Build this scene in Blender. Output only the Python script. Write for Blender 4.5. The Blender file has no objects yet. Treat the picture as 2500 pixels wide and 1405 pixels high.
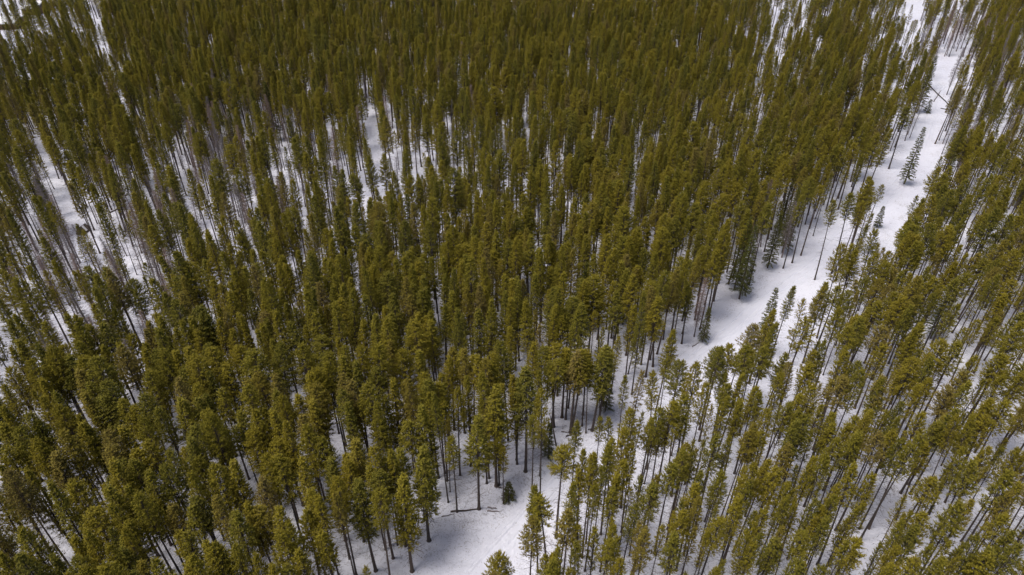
import bpy, math, random
import numpy as np
R = math.radians
SC = bpy.context.scene
COL = SC.collection

# ---------------------------------------------------------------- camera
CAM_H, PITCH, FPX = 78.0, 35.9, 1700.0            # metres up, degrees down, focal length in photo pixels
cd = bpy.data.cameras.new('camera'); cam = bpy.data.objects.new('camera', cd); COL.objects.link(cam)
cam.location = (0, 0, CAM_H); cam.rotation_euler = (R(90 - PITCH), 0, 0)
cd.sensor_width = 36; cd.lens = 36 * FPX / 2500; cd.clip_start = 0.5; cd.clip_end = 6000
SC.camera = cam

# ---------------------------------------------------------------- sky, sun, exposure
SUN_EL, SUN_AZ = 66.0, 246.0                        # azimuth clockwise from +Y (ahead of the camera)
w = bpy.data.worlds.new('World'); SC.world = w; w.use_nodes = True
nt = w.node_tree; bg = nt.nodes['Background']
sky = nt.nodes.new('ShaderNodeTexSky'); sky.sky_type = 'NISHITA'; sky.sun_disc = False
sky.sun_elevation = R(SUN_EL); sky.sun_rotation = R(SUN_AZ); sky.dust_density = 4.0; sky.air_density = 1.0; sky.ozone_density = 1.0
nt.links.new(sky.outputs[0], bg.inputs[0]); bg.inputs[1].default_value = 0.115
sd = bpy.data.lights.new('sun', 'SUN'); sun = bpy.data.objects.new('sun', sd); COL.objects.link(sun)
sd.energy = 2.4; sd.angle = R(26); sd.color = (1.0, 0.96, 0.90)
sun.rotation_euler = (R(90 - SUN_EL), 0, R(180 - SUN_AZ)); sun.location = (0, 0, 200)
SC.view_settings.view_transform = 'Standard'; SC.view_settings.look = 'None'
SC.view_settings.exposure = 0.4; SC.view_settings.gamma = 1.0
SC.cycles.max_bounces = 5; SC.cycles.diffuse_bounces = 3; SC.cycles.glossy_bounces = 2

rng = np.random.default_rng(11); random.seed(11)

# ---------------------------------------------------------------- where a spot of the ground is
cp, sp = math.cos(R(PITCH)), math.sin(R(PITCH))
def gz(x, y):
    return 0.55*math.sin(x/37+1.0)*math.cos(y/31) + 0.22*math.sin(x/13+y/17) + 0.08*math.sin(x/4.1-y/5.3)
def at(u, v, z=None):
    """The point at height z (or on the ground) that the photograph shows at pixel u, v."""
    dx, dy = (u-1250)/FPX, -(v-702.5)/FPX
    dz = dy*cp - sp; dyw = dy*sp + cp
    zz = z if z is not None else 0.0
    for _ in range(3):
        t = (CAM_H - zz)/(-dz); x, y = dx*t, dyw*t
        if z is not None: break
        zz = gz(x, y)
    return x, y, zz
def pix(x, y, z):
    a, b, c = x, y, z - CAM_H
    depth = b*cp - c*sp; up = b*sp + c*cp
    return 1250 + FPX*a/depth, 702.5 - FPX*up/depth, depth

# ---------------------------------------------------------------- materials
def mat(name):
    m = bpy.data.materials.new(name); m.use_nodes = True
    n = m.node_tree.nodes; l = m.node_tree.links
    return m, n, l, n['Principled BSDF']
def ramp(n, l, src, stops):
    r = n.new('ShaderNodeValToRGB')
    while len(r.color_ramp.elements) < len(stops): r.color_ramp.elements.new(0.5)
    for e, (p, c) in zip(r.color_ramp.elements, stops): e.position = p; e.color = (*c, 1)
    l.new(src, r.inputs[0]); return r
def mixc(n, l, fac, a, b, mode='MIX'):
    m = n.new('ShaderNodeMix'); m.data_type = 'RGBA'; m.blend_type = mode
    for sock, v in ((m.inputs[0], fac), (m.inputs[6], a), (m.inputs[7], b)):
        if hasattr(v, 'links'): l.new(v, sock)
        else: sock.default_value = v if isinstance(v, float) else (*v, 1)
    return m.outputs[2]
def noise(n, l, vec, scale, detail=3, rough=0.55):
    t = n.new('ShaderNodeTexNoise'); t.inputs['Scale'].default_value = scale
    t.inputs['Detail'].default_value = detail; t.inputs['Roughness'].default_value = rough
    if vec is not None: l.new(vec, t.inputs['Vector'])
    return t

def needle_mat(name, stops, tip=(0.36, 0.295, 0.026), spec=0.25, old=(0.15, 0.115, 0.055)):
    m, n, l, b = mat(name)
    oi = n.new('ShaderNodeObjectInfo'); tc = n.new('ShaderNodeTexCoord')
    base = ramp(n, l, oi.outputs['Random'], stops).outputs[0]
    at_ = n.new('ShaderNodeAttribute'); at_.attribute_name = 'tip'
    mr = n.new('ShaderNodeMapRange'); mr.inputs[1].default_value = 0.3; mr.inputs[2].default_value = 1.0
    mr.inputs[3].default_value = 0.0; mr.inputs[4].default_value = 0.6; l.new(at_.outputs['Fac'], mr.inputs[0])
    nz2 = noise(n, l, tc.outputs['Object'], 7.0, 2)
    c = mixc(n, l, mr.outputs[0], base, tip)
    v = n.new('ShaderNodeMapRange'); v.inputs[3].default_value = 0.6; v.inputs[4].default_value = 1.5
    v.inputs[1].default_value = 0.3; v.inputs[2].default_value = 0.7; l.new(nz2.outputs[0], v.inputs[0])
    nz3 = noise(n, l, tc.outputs['Object'], 2.6, 2)     # browner, older needles in places
    m3 = n.new('ShaderNodeMapRange'); m3.inputs[1].default_value = .56; m3.inputs[2].default_value = .72; m3.inputs[3].default_value = 0; m3.inputs[4].default_value = .55; l.new(nz3.outputs[0], m3.inputs[0])
    c = mixc(n, l, m3.outputs[0], c, old)
    hsv = n.new('ShaderNodeHueSaturation'); l.new(c, hsv.inputs['Color']); l.new(v.outputs[0], hsv.inputs['Value'])
    l.new(hsv.outputs[0], b.inputs['Base Color'])
    b.inputs['Roughness'].default_value = 0.6; b.inputs['Specular IOR Level'].default_value = spec
    tl = n.new('ShaderNodeBsdfTranslucent'); l.new(hsv.outputs[0], tl.inputs['Color']); ms = n.new('ShaderNodeMixShader'); ms.inputs[0].default_value = 0.22
    l.new(b.outputs[0], ms.inputs[1]); l.new(tl.outputs[0], ms.inputs[2]); l.new(ms.outputs[0], n['Material Output'].inputs['Surface'])
    return m
M_NEED = needle_mat('pine_needles', [(0.0, (0.085, 0.092, 0.020)), (0.25, (0.140, 0.132, 0.018)), (0.55, (0.200, 0.168, 0.016)),
                                     (0.85, (0.225, 0.180, 0.018)), (0.93, (0.19, 0.145, 0.035)), (1.0, (0.17, 0.125, 0.055))])
M_SPRUCE = needle_mat('spruce_needles', [(0.0, (0.060, 0.068, 0.010)), (1.0, (0.085, 0.085, 0.012))], (0.15, 0.14, 0.016), 0.25, (0.05, 0.05, 0.02))

def bark_mat(name, a, b_, warm):
    m, n, l, b = mat(name)
    tc = n.new('ShaderNodeTexCoord'); mp = n.new('ShaderNodeMapping'); mp.inputs['Scale'].default_value = (6, 6, 1.2)
    l.new(tc.outputs['Object'], mp.inputs[0])
    nz = noise(n, l, mp.outputs[0], 2.2, 5, 0.7)
    r = ramp(n, l, nz.outputs[0], [(0.3, a), (0.7, b_)])
    oi = n.new('ShaderNodeObjectInfo')
    c = mixc(n, l, oi.outputs['Random'], r.outputs[0], warm)
    m2 = n.new('ShaderNodeMath'); m2.operation = 'MULTIPLY'; m2.inputs[1].default_value = 0.55
    l.new(oi.outputs['Random'], m2.inputs[0])
    c = mixc(n, l, m2.outputs[0], r.outputs[0], warm)
    l.new(c, b.inputs['Base Color']); b.inputs['Roughness'].default_value = 0.9
    bp = n.new('ShaderNodeBump'); bp.inputs['Strength'].default_value = 0.5; bp.inputs['Distance'].default_value = 0.03
    l.new(nz.outputs[0], bp.inputs['Height']); l.new(bp.outputs[0], b.inputs['Normal'])
    return m
M_BARK = bark_mat('pine_bark', (0.030, 0.025, 0.024), (0.085, 0.068, 0.060), (0.11, 0.072, 0.052))
M_DEAD = bark_mat('dead_wood', (0.11, 0.098, 0.10), (0.24, 0.215, 0.215), (0.20, 0.14, 0.125))
M_RUST = bark_mat('rusty_dead_twigs', (0.15, 0.10, 0.085), (0.27, 0.19, 0.165), (0.22, 0.15, 0.12))

# snow: clean, thin, with needles and twig litter lying in patches
def snow_mat(name, packed=False):
    m, n, l, b = mat(name)
    geo = n.new('ShaderNodeNewGeometry'); P = geo.outputs['Position']
    big = noise(n, l, P, 0.045, 4, 0.6)
    base = ramp(n, l, big.outputs[0], [(0.35, (0.57, 0.575, 0.66)), (0.65, (0.645, 0.65, 0.725))]).outputs[0]
    # litter: small dark flecks whose amount follows larger patches
    fl = noise(n, l, P, 5.5, 3, 0.7); pt = noise(n, l, P, 0.22, 3, 0.6)
    ad = n.new('ShaderNodeMath'); ad.operation = 'MULTIPLY_ADD'; ad.inputs[1].default_value = 0.45
    l.new(pt.outputs[0], ad.inputs[0]); l.new(fl.outputs[0], ad.inputs[2])
    lo, hi = (0.88, 1.0) if packed else (0.81, 0.92)
    th = n.new('ShaderNodeMapRange'); th.inputs[1].default_value = lo; th.inputs[2].default_value = hi
    th.inputs[3].default_value = 0.0; th.inputs[4].default_value = 0.75; l.new(ad.outputs[0], th.inputs[0])
    c = mixc(n, l, th.outputs[0], base, (0.16, 0.13, 0.10))
    l.new(c, b.inputs['Base Color'])
    b.inputs['Roughness'].default_value = 0.42 if packed else 0.52
    b.inputs['Specular IOR Level'].default_value = 0.6
    h1 = noise(n, l, P, 0.9, 5, 0.62); h2 = noise(n, l, P, 4.0, 4, 0.6)
    bp = n.new('ShaderNodeBump'); bp.inputs['Strength'].default_value = 0.8; bp.inputs['Distance'].default_value = 0.3
    l.new(h1.outputs[0], bp.inputs['Height'])
    bp2 = n.new('ShaderNodeBump'); bp2.inputs['Strength'].default_value = 0.4; bp2.inputs['Distance'].default_value = 0.06
    l.new(h2.outputs[0], bp2.inputs['Height']); l.new(bp.outputs[0], bp2.inputs['Normal'])
    last = bp2
    if packed:   # ski and snowmobile grooves along the track
        uv = n.new('ShaderNodeUVMap'); uv.uv_map = 'track'
        mp = n.new('ShaderNodeMapping'); mp.inputs['Scale'].default_value = (1, 0.05, 1); l.new(uv.outputs[0], mp.inputs[0])
        g = noise(n, l, mp.outputs[0], 3.2, 4, 0.6)
        bp3 = n.new('ShaderNodeBump'); bp3.inputs['Strength'].default_value = 0.8; bp3.inputs['Distance'].default_value = 0.16
        l.new(g.outputs[0], bp3.inputs['Height']); l.new(bp2.outputs[0], bp3.inputs['Normal']); last = bp3
    l.new(last.outputs[0], b.inputs['Normal'])
    return m
M_SNOW = snow_mat('forest_snow'); M_TRACK = snow_mat('packed_snow', True)

def plain(name, col, rough=0.8, bands=None, metal=0.0):
    m, n, l, b = mat(name)
    tc = n.new('ShaderNodeTexCoord')
    nz = noise(n, l, tc.outputs['Object'], 3.0, 4, 0.6)
    c = ramp(n, l, nz.outputs[0], [(0.3, tuple(v*0.75 for v in col)), (0.7, tuple(min(1, v*1.2) for v in col))]).outputs[0]
    if bands:
        wv = n.new('ShaderNodeTexWave'); wv.wave_type = 'BANDS'; wv.bands_direction = bands[0]
        wv.inputs['Scale'].default_value = bands[1]; wv.inputs['Distortion'].default_value = 0.4
        l.new(tc.outputs['Object'], wv.inputs['Vector'])
        r = ramp(n, l, wv.outputs[0], [(0.0, (0.35, 0.35, 0.35)), (0.25, (1, 1, 1))])
        c = mixc(n, l, 0.8, c, r.outputs[0], 'MULTIPLY')
    l.new(c, b.inputs['Base Color']); b.inputs['Roughness'].default_value = rough; b.inputs['Metallic'].default_value = metal
    return m
M_LOG = plain('log_wall', (0.17, 0.10, 0.06), 0.8, ('Z', 1.6))
M_BOARD = plain('weathered_boards', (0.13, 0.10, 0.085), 0.85, ('X', 2.2))
M_RUSTB = plain('rust_brown_boards', (0.17, 0.085, 0.06), 0.85, ('X', 2.2))
M_ROOFG = plain('grey_green_roofing', (0.17, 0.175, 0.14), 0.7, ('Y', 2.5))
M_SNOWCAP = plain('roof_snow', (0.74, 0.74, 0.76), 0.5)
M_GLASS = plain('dark_window_glass', (0.03, 0.035, 0.045), 0.12)
M_TRIM = plain('pale_trim', (0.35, 0.31, 0.26), 0.7)
M_METAL = plain('stove_pipe_metal', (0.10, 0.10, 0.11), 0.4, None, 0.8)

# ---------------------------------------------------------------- mesh helpers
def mesh(name, V, F, mats, mi=None, smooth=False, tip=None):
    me = bpy.data.meshes.new(name); me.from_pydata([tuple(v) for v in V], [], F)
    for m in (mats if isinstance(mats, (list, tuple)) else [mats]): me.materials.append(m)
    if mi is not None: me.polygons.foreach_set('material_index', mi)
    if smooth: me.polygons.foreach_set('use_smooth', [True]*len(me.polygons))
    if tip is not None: me.attributes.new('tip', 'FLOAT', 'POINT').data.foreach_set('value', np.asarray(tip, dtype=np.float32))
    me.update(); return me
def link(name, me, parent=None, **props):
    o = bpy.data.objects.new(name, me); COL.objects.link(o)
    if parent is not None: o.parent = parent
    for k, v in props.items():
        if v is not None: o[k] = v
    return o
class MB:
    def __init__(s): s.V, s.F = [], []
    def tube(s, pts, rad, n=6, cap=True):
        b0 = len(s.V); pts = [np.array(p, float) for p in pts]
        for i, p in enumerate(pts):
            d = pts[min(i+1, len(pts)-1)] - pts[max(i-1, 0)]; d = d/(np.linalg.norm(d)+1e-9)
            a = np.cross(d, (0.31, 0.17, 0.9) if abs(d[2]) < 0.9 else (1, 0, 0)); a /= np.linalg.norm(a)+1e-9; c = np.cross(d, a)
            for k in range(n):
                t = 2*math.pi*k/n; s.V.append(p + rad[i]*(math.cos(t)*a + math.sin(t)*c))
        for i in range(len(pts)-1):
            for k in range(n):
                q = b0+i*n; s.F.append((q+k, q+(k+1) % n, q+n+(k+1) % n, q+n+k))
        if cap:
            s.F.append(tuple(range(b0+n-1, b0-1, -1))); e = b0+(len(pts)-1)*n; s.F.append(tuple(range(e, e+n)))
    def tri_twig(s, a, b, r):
        """a thin three-sided twig from a to b"""
        a, b = np.array(a, float), np.array(b, float); d = b-a; d /= np.linalg.norm(d)+1e-9
        p = np.cross(d, (0.2, 0.5, 0.84)); p /= np.linalg.norm(p)+1e-9; q = np.cross(d, p); i = len(s.V)
        for k in range(3):
            t = 2.094*k; s.V.append(a + r*(math.cos(t)*p + math.sin(t)*q))
        s.V.append(b)
        s.F += [(i, i+1, i+3), (i+1, i+2, i+3), (i+2, i, i+3)]
    def box(s, x0, x1, y0, y1, z0, z1):
        i = len(s.V); s.V += [(x, y, z) for z in (z0, z1) for x, y in ((x0, y0), (x1, y0), (x1, y1), (x0, y1))]
        s.F += [(i, i+3, i+2, i+1), (i+4, i+5, i+6, i+7)] + [(i+k, i+(k+1) % 4, i+4+(k+1) % 4, i+4+k) for k in range(4)]
    def prism(s, poly, y0, y1):
        """polygon in x,z pushed from y0 to y1"""
        i = len(s.V); n = len(poly)
        s.V += [(x, y0, z) for x, z in poly] + [(x, y1, z) for x, z in poly]
        s.F += [tuple(range(i, i+n)), tuple(range(i+2*n-1, i+n-1, -1))] + [(i+(k+1) % n, i+k, i+n+k, i+n+(k+1) % n) for k in range(n)]
    def me(s, name, m, smooth=False): return mesh(name, s.V, s.F, m, None, smooth)

# ---------------------------------------------------------------- trees
def shoots_geom(P, D, L, g, wid=0.04, needles=13, nl=0.11):
    """needle-covered shoots: P start points, D directions, L lengths -> verts, faces (a ragged spindle with blades)"""
    n = len(P); up = np.tile(np.array([0.21, 0.37, 0.9]), (n, 1))
    A = np.cross(D, up); A /= np.linalg.norm(A, axis=1)[:, None]+1e-9; B = np.cross(D, A)
    V, F, TP = [], [], []
    L1 = L[:, None]
    rows = [P]
    for k in range(3):
        t = 2.094*k + g.uniform(0, 1, (n, 1)); rows.append(P + D*L1*g.uniform(.35, .6, (n, 1)) + wid*g.uniform(.7, 1.3, (n, 1))*(np.cos(t)*A + np.sin(t)*B))
    rows.append(P + D*L1)
    core = np.stack(rows, 1)                       # n,5,3
    fi = np.array([(0, 1, 2), (0, 2, 3), (0, 3, 1), (4, 2, 1), (4, 3, 2), (4, 1, 3)])
    TP.append(np.tile([0., .35, .35, .35, 1.], n)); V.append(core.reshape(-1, 3)); F.append((fi[None] + 5*np.arange(n)[:, None, None]).reshape(-1, 3)); off = 5*n
    for j in range(needles):
        s = g.uniform(.15, 1.0, (n, 1)); t = g.uniform(0, 2*math.pi, (n, 1)); rd = np.cos(t)*A + np.sin(t)*B
        tw = np.cross(D, rd)*0.021 + D*0.012*g.uniform(-1, 1, (n, 1))
        p = P + D*L1*s; q = p + rd*nl*g.uniform(.7, 1.2, (n, 1)) + D*nl*g.uniform(.5, 1.1, (n, 1))
        TP.append(np.stack([s*.8, s*.8, s*.6+.4], 1).reshape(-1)); V.append(np.stack([p-tw, p+tw, q], 1).reshape(-1, 3)); F.append(off + np.arange(3*n).reshape(-1, 3)); off += 3*n
    return np.concatenate(V), np.concatenate(F), np.concatenate(TP)
def unit(v): return v/(np.linalg.norm(v)+1e-9)

def pine(seed, h, cf, r, sharp, dens, thin=1.0, dead_twigs=58, tr=0.155):
    """lodgepole pine: (trunk MB, crown verts, crown faces). cf = crown share of height, r = crown radius"""
    g = np.random.default_rng(seed); T = MB()
    bx, by = g.normal(0, .12, 2); ph = g.uniform(0, 6)
    def ax(z): f = z/h; return np.array([bx*f*f*2 + .05*math.sin(3*f+ph), by*f*f*2 + .05*math.cos(2.6*f+ph), z])
    zs = [-.3, 0, .25, .8, 2] + list(np.linspace(3.5, h*.97, 7))
    rad = [tr*1.9*thin, tr*1.7*thin, tr*1.25*thin, tr*1.08*thin] + [tr*thin*(1-.93*((z)/h)**1.15)+.008 for z in zs[4:]]
    T.tube([ax(z) for z in zs], rad, 7)
    z0 = h*(1-cf)
    Ps, Ds, Ls = [], [], []
    clen = h-z0; nb = int(clen*26*dens)
    lump = g.uniform(.84, 1.1, 8)
    for i in range(nb):
        t = (i+g.uniform(0, 1))/nb; t = t**.93; z = z0 + clen*t*.985
        az = i*2.39996 + g.normal(0, .4)
        prof = min(1.0, (1-t)/sharp)**(.58 if sharp < .6 else .8) * (.4+.6*min(1, t/.3))
        lo = lump[int(((az/(2*math.pi)) % 1)*4) + (4 if t > .5 else 0)]
        Lb = r*prof*g.uniform(.78, 1.06)*lo + .12
        el = R(g.normal(8+38*t*t, 9)) if t > .2 else R(g.normal(-6, 10))
        d = np.array([math.cos(az)*math.cos(el), math.sin(az)*math.cos(el), math.sin(el)]); o = ax(z)
        sag = g.uniform(.05, .25)
        def bp(s): return o + d*Lb*s + np.array([0, 0, sag*Lb*s*s])
        T.tri_twig(o, bp(.9), .028*(1.3-t))
        ns = max(2, int(Lb*(1-.25)/.19)); side = np.cross(d, (0, 0, 1)); side = unit(side)
        if t < .16 and g.uniform() < .35: continue
        for k in range(ns):
            s = .28+.72*(k+g.uniform(.2, 1))/ns; p = bp(min(s, 1))
            sgn = 1 if k % 2 else -1
            dd = unit(d*g.uniform(.4, 1) + side*sgn*g.uniform(.15, .9)*(1.15-s) + np.array([0, 0, g.uniform(.6, 1.6)]))
            Ps.append(p); Ds.append(dd); Ls.append(g.uniform(.22, .38))
            if g.uniform() < .75:
                dd2 = unit(d*.5 - side*sgn*g.uniform(.3, 1) + np.array([0, 0, g.uniform(-.1, .7)])); Ps.append(p); Ds.append(dd2); Ls.append(g.uniform(.18, .32))
        Ps.append(bp(.95)); Ds.append(unit(d+np.array([0, 0, .5]))); Ls.append(g.uniform(.3, .5))
    for k in range(9):
        a = g.uniform(0, 6.28); Ps.append(ax(h*.985 - g.uniform(0, .5))); Ds.append(unit(np.array([math.cos(a)*.45, math.sin(a)*.45, 1]))); Ls.append(g.uniform(.3, .5))
    for k in range(dead_twigs):                     # dead lower branches on the bare trunk
        z = g.uniform(max(1.2, h*.12), z0+1.0); a = g.uniform(0, 6.28); Lb = g.uniform(.4, 1.55)*(1.1 if z > z0*.5 else .7)
        o = ax(z); m_ = o + np.array([math.cos(a), math.sin(a), g.uniform(-.25, .2)])*Lb*.6
        e = m_ + np.array([math.cos(a+g.normal(0, .4)), math.sin(a+g.normal(0, .4)), g.uniform(-.7, .1)])*Lb*.45
        T.tri_twig(o, m_, .026); T.tri_twig(m_, e, .018)
        if Lb > .7: T.tri_twig(o*.5+m_*.5, m_+np.array([g.normal(0, .3), g.normal(0, .3), -.15]), .010)
    V, F, A_ = shoots_geom(np.array(Ps), np.array(Ds), np.array(Ls), g)
    return T, V, F, A_

def spruce(seed, h, r, skirt=.08):
    g = np.random.default_rng(seed); T = MB()
    T.tube([(0, 0, -.2), (0, 0, .3), (0, 0, h*.5), (0, 0, h*.97)], [.02*h**.7+.04, .018*h**.7+.03, .012*h**.7+.02, .01], 6)
    Ps, Ds, Ls = [], [], []; z0 = h*skirt; nb = int(26+h*11)
    for i in range(nb):
        t = (i+g.uniform())/nb; z = z0+(h-z0)*t; az = i*2.39996+g.normal(0, .3)
        Lb = (r*(1-t)**.85*g.uniform(.75, 1.15)+.08); el = R(-14+40*t*t+g.normal(0, 6))
        d = np.array([math.cos(az)*math.cos(el), math.sin(az)*math.cos(el), math.sin(el)]); side = unit(np.cross(d, (0, 0, 1))); o = np.array([0, 0, z])
        T.tri_twig(o, o+d*Lb*.95, .02)
        ns = max(2, int(Lb/.17))
        for k in range(ns):
            s = .2+.8*(k+.5)/ns; p = o+d*Lb*s+np.array([0, 0, .12*Lb*s*s])
            for sg in (-1, 1):
                Ps.append(p); Ds.append(unit(d*.8+side*sg*g.uniform(.5, 1)+np.array([0, 0, g.uniform(-.25, .2)]))); Ls.append(g.uniform(.2, .36)*(1.2-.4*s))
        Ps.append(o+d*Lb*.92); Ds.append(d); Ls.append(.25)
    Ps.append(np.array([0, 0, h*.95])); Ds.append(np.array([0, 0, 1.0])); Ls.append(.4)
    V, F, A_ = shoots_geom(np.array(Ps), np.array(Ds), np.array(Ls), g, .05, 7, .08)
    return T, V, F, A_

def dead(seed, h, r, dens=1.0, z0f=.18):
    g = np.random.default_rng(seed); T = MB(); B = MB()
    bx, by = g.normal(0, .2, 2)
    def ax(z): f = z/h; return np.array([bx*f*f*2, by*f*f*2, z])
    zs = [-.3, .2, 1, 3, h*.35, h*.55, h*.75, h]
    T.tube([ax(z) for z in zs], [.19, .17, .13] + [.12*(1-.9*z/h)+.008 for z in zs[3:]], 7)
    nb = int(h*19*dens)
    for i in range(nb):
        t = (i+g.uniform())/nb; z = h*(z0f+(1-z0f)*t); a = i*2.39996+g.normal(0, .5)
        Lb = r*(.35+.65*min(1, (1-t)/.6))*g.uniform(.5, 1.15)*min(1, .35+t*2.2); o = ax(z)
        d1 = np.array([math.cos(a), math.sin(a), g.uniform(-.15, .45)]); m_ = o+d1*Lb*.55
        d2 = np.array([math.cos(a+g.normal(0, .35)), math.sin(a+g.normal(0, .35)), g.uniform(-.5, .35)]); e = m_+d2*Lb*.5
        B.tri_twig(o, m_, .026); B.tri_twig(m_, e, .017)
        for q in range(5):
            s = g.uniform(.3, 1); p = o+(m_-o)*s if q < 2 else m_+(e-m_)*s*.8
            B.tri_twig(p, p+unit(d1*.6+g.normal(0, .5, 3))*Lb*g.uniform(.2, .5), .018)
    return T, B

# the kinds: (height, crown share, radius, sharpness of top, fullness)
H0 = 17.0
PINES = []     # each: dict(trunk mesh, crown mesh, full mesh, w = crown width, h)
def add_pine(tag, seed, h, cf, r, sharp, dens, thin=1.0, dt=58):
    T, V, F, A_ = pine(seed, h, cf, r, sharp, dens, thin, dt)
    tm = T.me('pine_trunk', M_BARK, False); cm = mesh('pine_crown', V, F.tolist(), M_NEED, None, False, A_)
    nT = len(T.V); full = mesh('whole_pine', list(T.V)+list(V), list(T.F)+(F+nT).tolist(), [M_BARK, M_NEED], [0]*len(T.F)+[1]*len(F), False, np.concatenate([np.zeros(nT), A_]))
    PINES.append(dict(tag=tag, trunk=tm, crown=cm, full=full, w=2*r, h=h))
s_ = 100
for r, sharp in ((1.75, .55), (1.9, .42), (1.65, .62), (1.8, .5), (1.95, .6), (1.7, .7), (1.85, .5)): add_pine('broad', s_, H0, (.42, .5, .46, .54, .4, .48, .44)[s_ % 7], r, sharp*.95, 1.08); s_ += 1
for r, sharp in ((1.3, .6), (1.4, .45), (1.25, .75), (1.45, .55), (1.35, .7), (1.3, .5), (1.2, .85), (1.4, .65), (1.35, .5)): add_pine('medium', s_, H0, (.36, .46, .4, .5, .38, .43)[s_ % 6], r, sharp*.9, 1.0); s_ += 1
for r, sharp in ((.9, .7), (1.0, .55), (.85, .85), (.95, .65)): add_pine('slim', s_, H0, .38, r, sharp*.9, .85, .8); s_ += 1
for r, cf in ((1.5, .34), (1.65, .38), (1.4, .3), (1.7, .36), (1.55, .4)): add_pine('rbroad', s_, H0, cf, r, .55, 1.0, .95, 50); s_ += 1
for r, cf in ((1.15, .32), (1.25, .36), (1.05, .3), (1.3, .4), (1.1, .35), (1.2, .28)): add_pine('rmedium', s_, H0, cf, r, .6, .92, .9, 50); s_ += 1
for r, cf, dn in ((.65, .4, .55), (.75, .34, .5), (.6, .55, .42), (.8, .45, .4)): add_pine('thin', s_, H0*.82, cf, r, .7, dn, .62, 62); s_ += 1
for r, cf, sh_ in ((1.4, .5, .75), (1.2, .54, .85), (1.5, .46, .7), (1.15, .5, .95), (1.35, .55, .8), (1.0, .56, .95), (1.65, .5, .85), (1.3, .42, .75), (1.45, .56, .9), (.95, .48, .85), (1.25, .6, .8)): add_pine('tall', s_, H0, cf, r, sh_, .95, .9, 24); s_ += 1
for r in (1.15, 1.25, 1.05): add_pine('low', s_, H0, .72, r, .8, .9, .9, 20); s_ += 1
IDX = {}
for i, p in enumerate(PINES): IDX.setdefault(p['tag'], []).append(i)

SPR = []
for sd_, h, r, sk in ((301, 3.4, .95, .04), (302, 7.5, 1.0, .1), (303, 12, 1.5, .12), (304, 15, 2.0, .12), (305, 5.0, .9, .1)):
    T, V, F, A_ = spruce(sd_, h, r, sk)
    SPR.append(dict(trunk=T.me('spruce_trunk', M_BARK), crown=mesh('spruce_crown', V, F.tolist(), M_SPRUCE, None, False, A_), h=h, w=2*r))
DEADS = []
for sd_, h, r, dn, m in ((401, 15, 1.1, 1.1, M_DEAD), (402, 16, .9, .9, M_DEAD), (403, 13, 1.2, 1.3, M_DEAD), (404, 15, 1.15, 1.9, M_RUST), (405, 14, .8, .7, M_DEAD), (406, 14, 1.2, 2.0, M_DEAD)):
    T, B = dead(sd_, h, r, dn); DEADS.append(dict(trunk=T.me('dead_trunk', M_DEAD), branches=B.me('dead_branches', m), h=h, rust=m is M_RUST))

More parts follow.
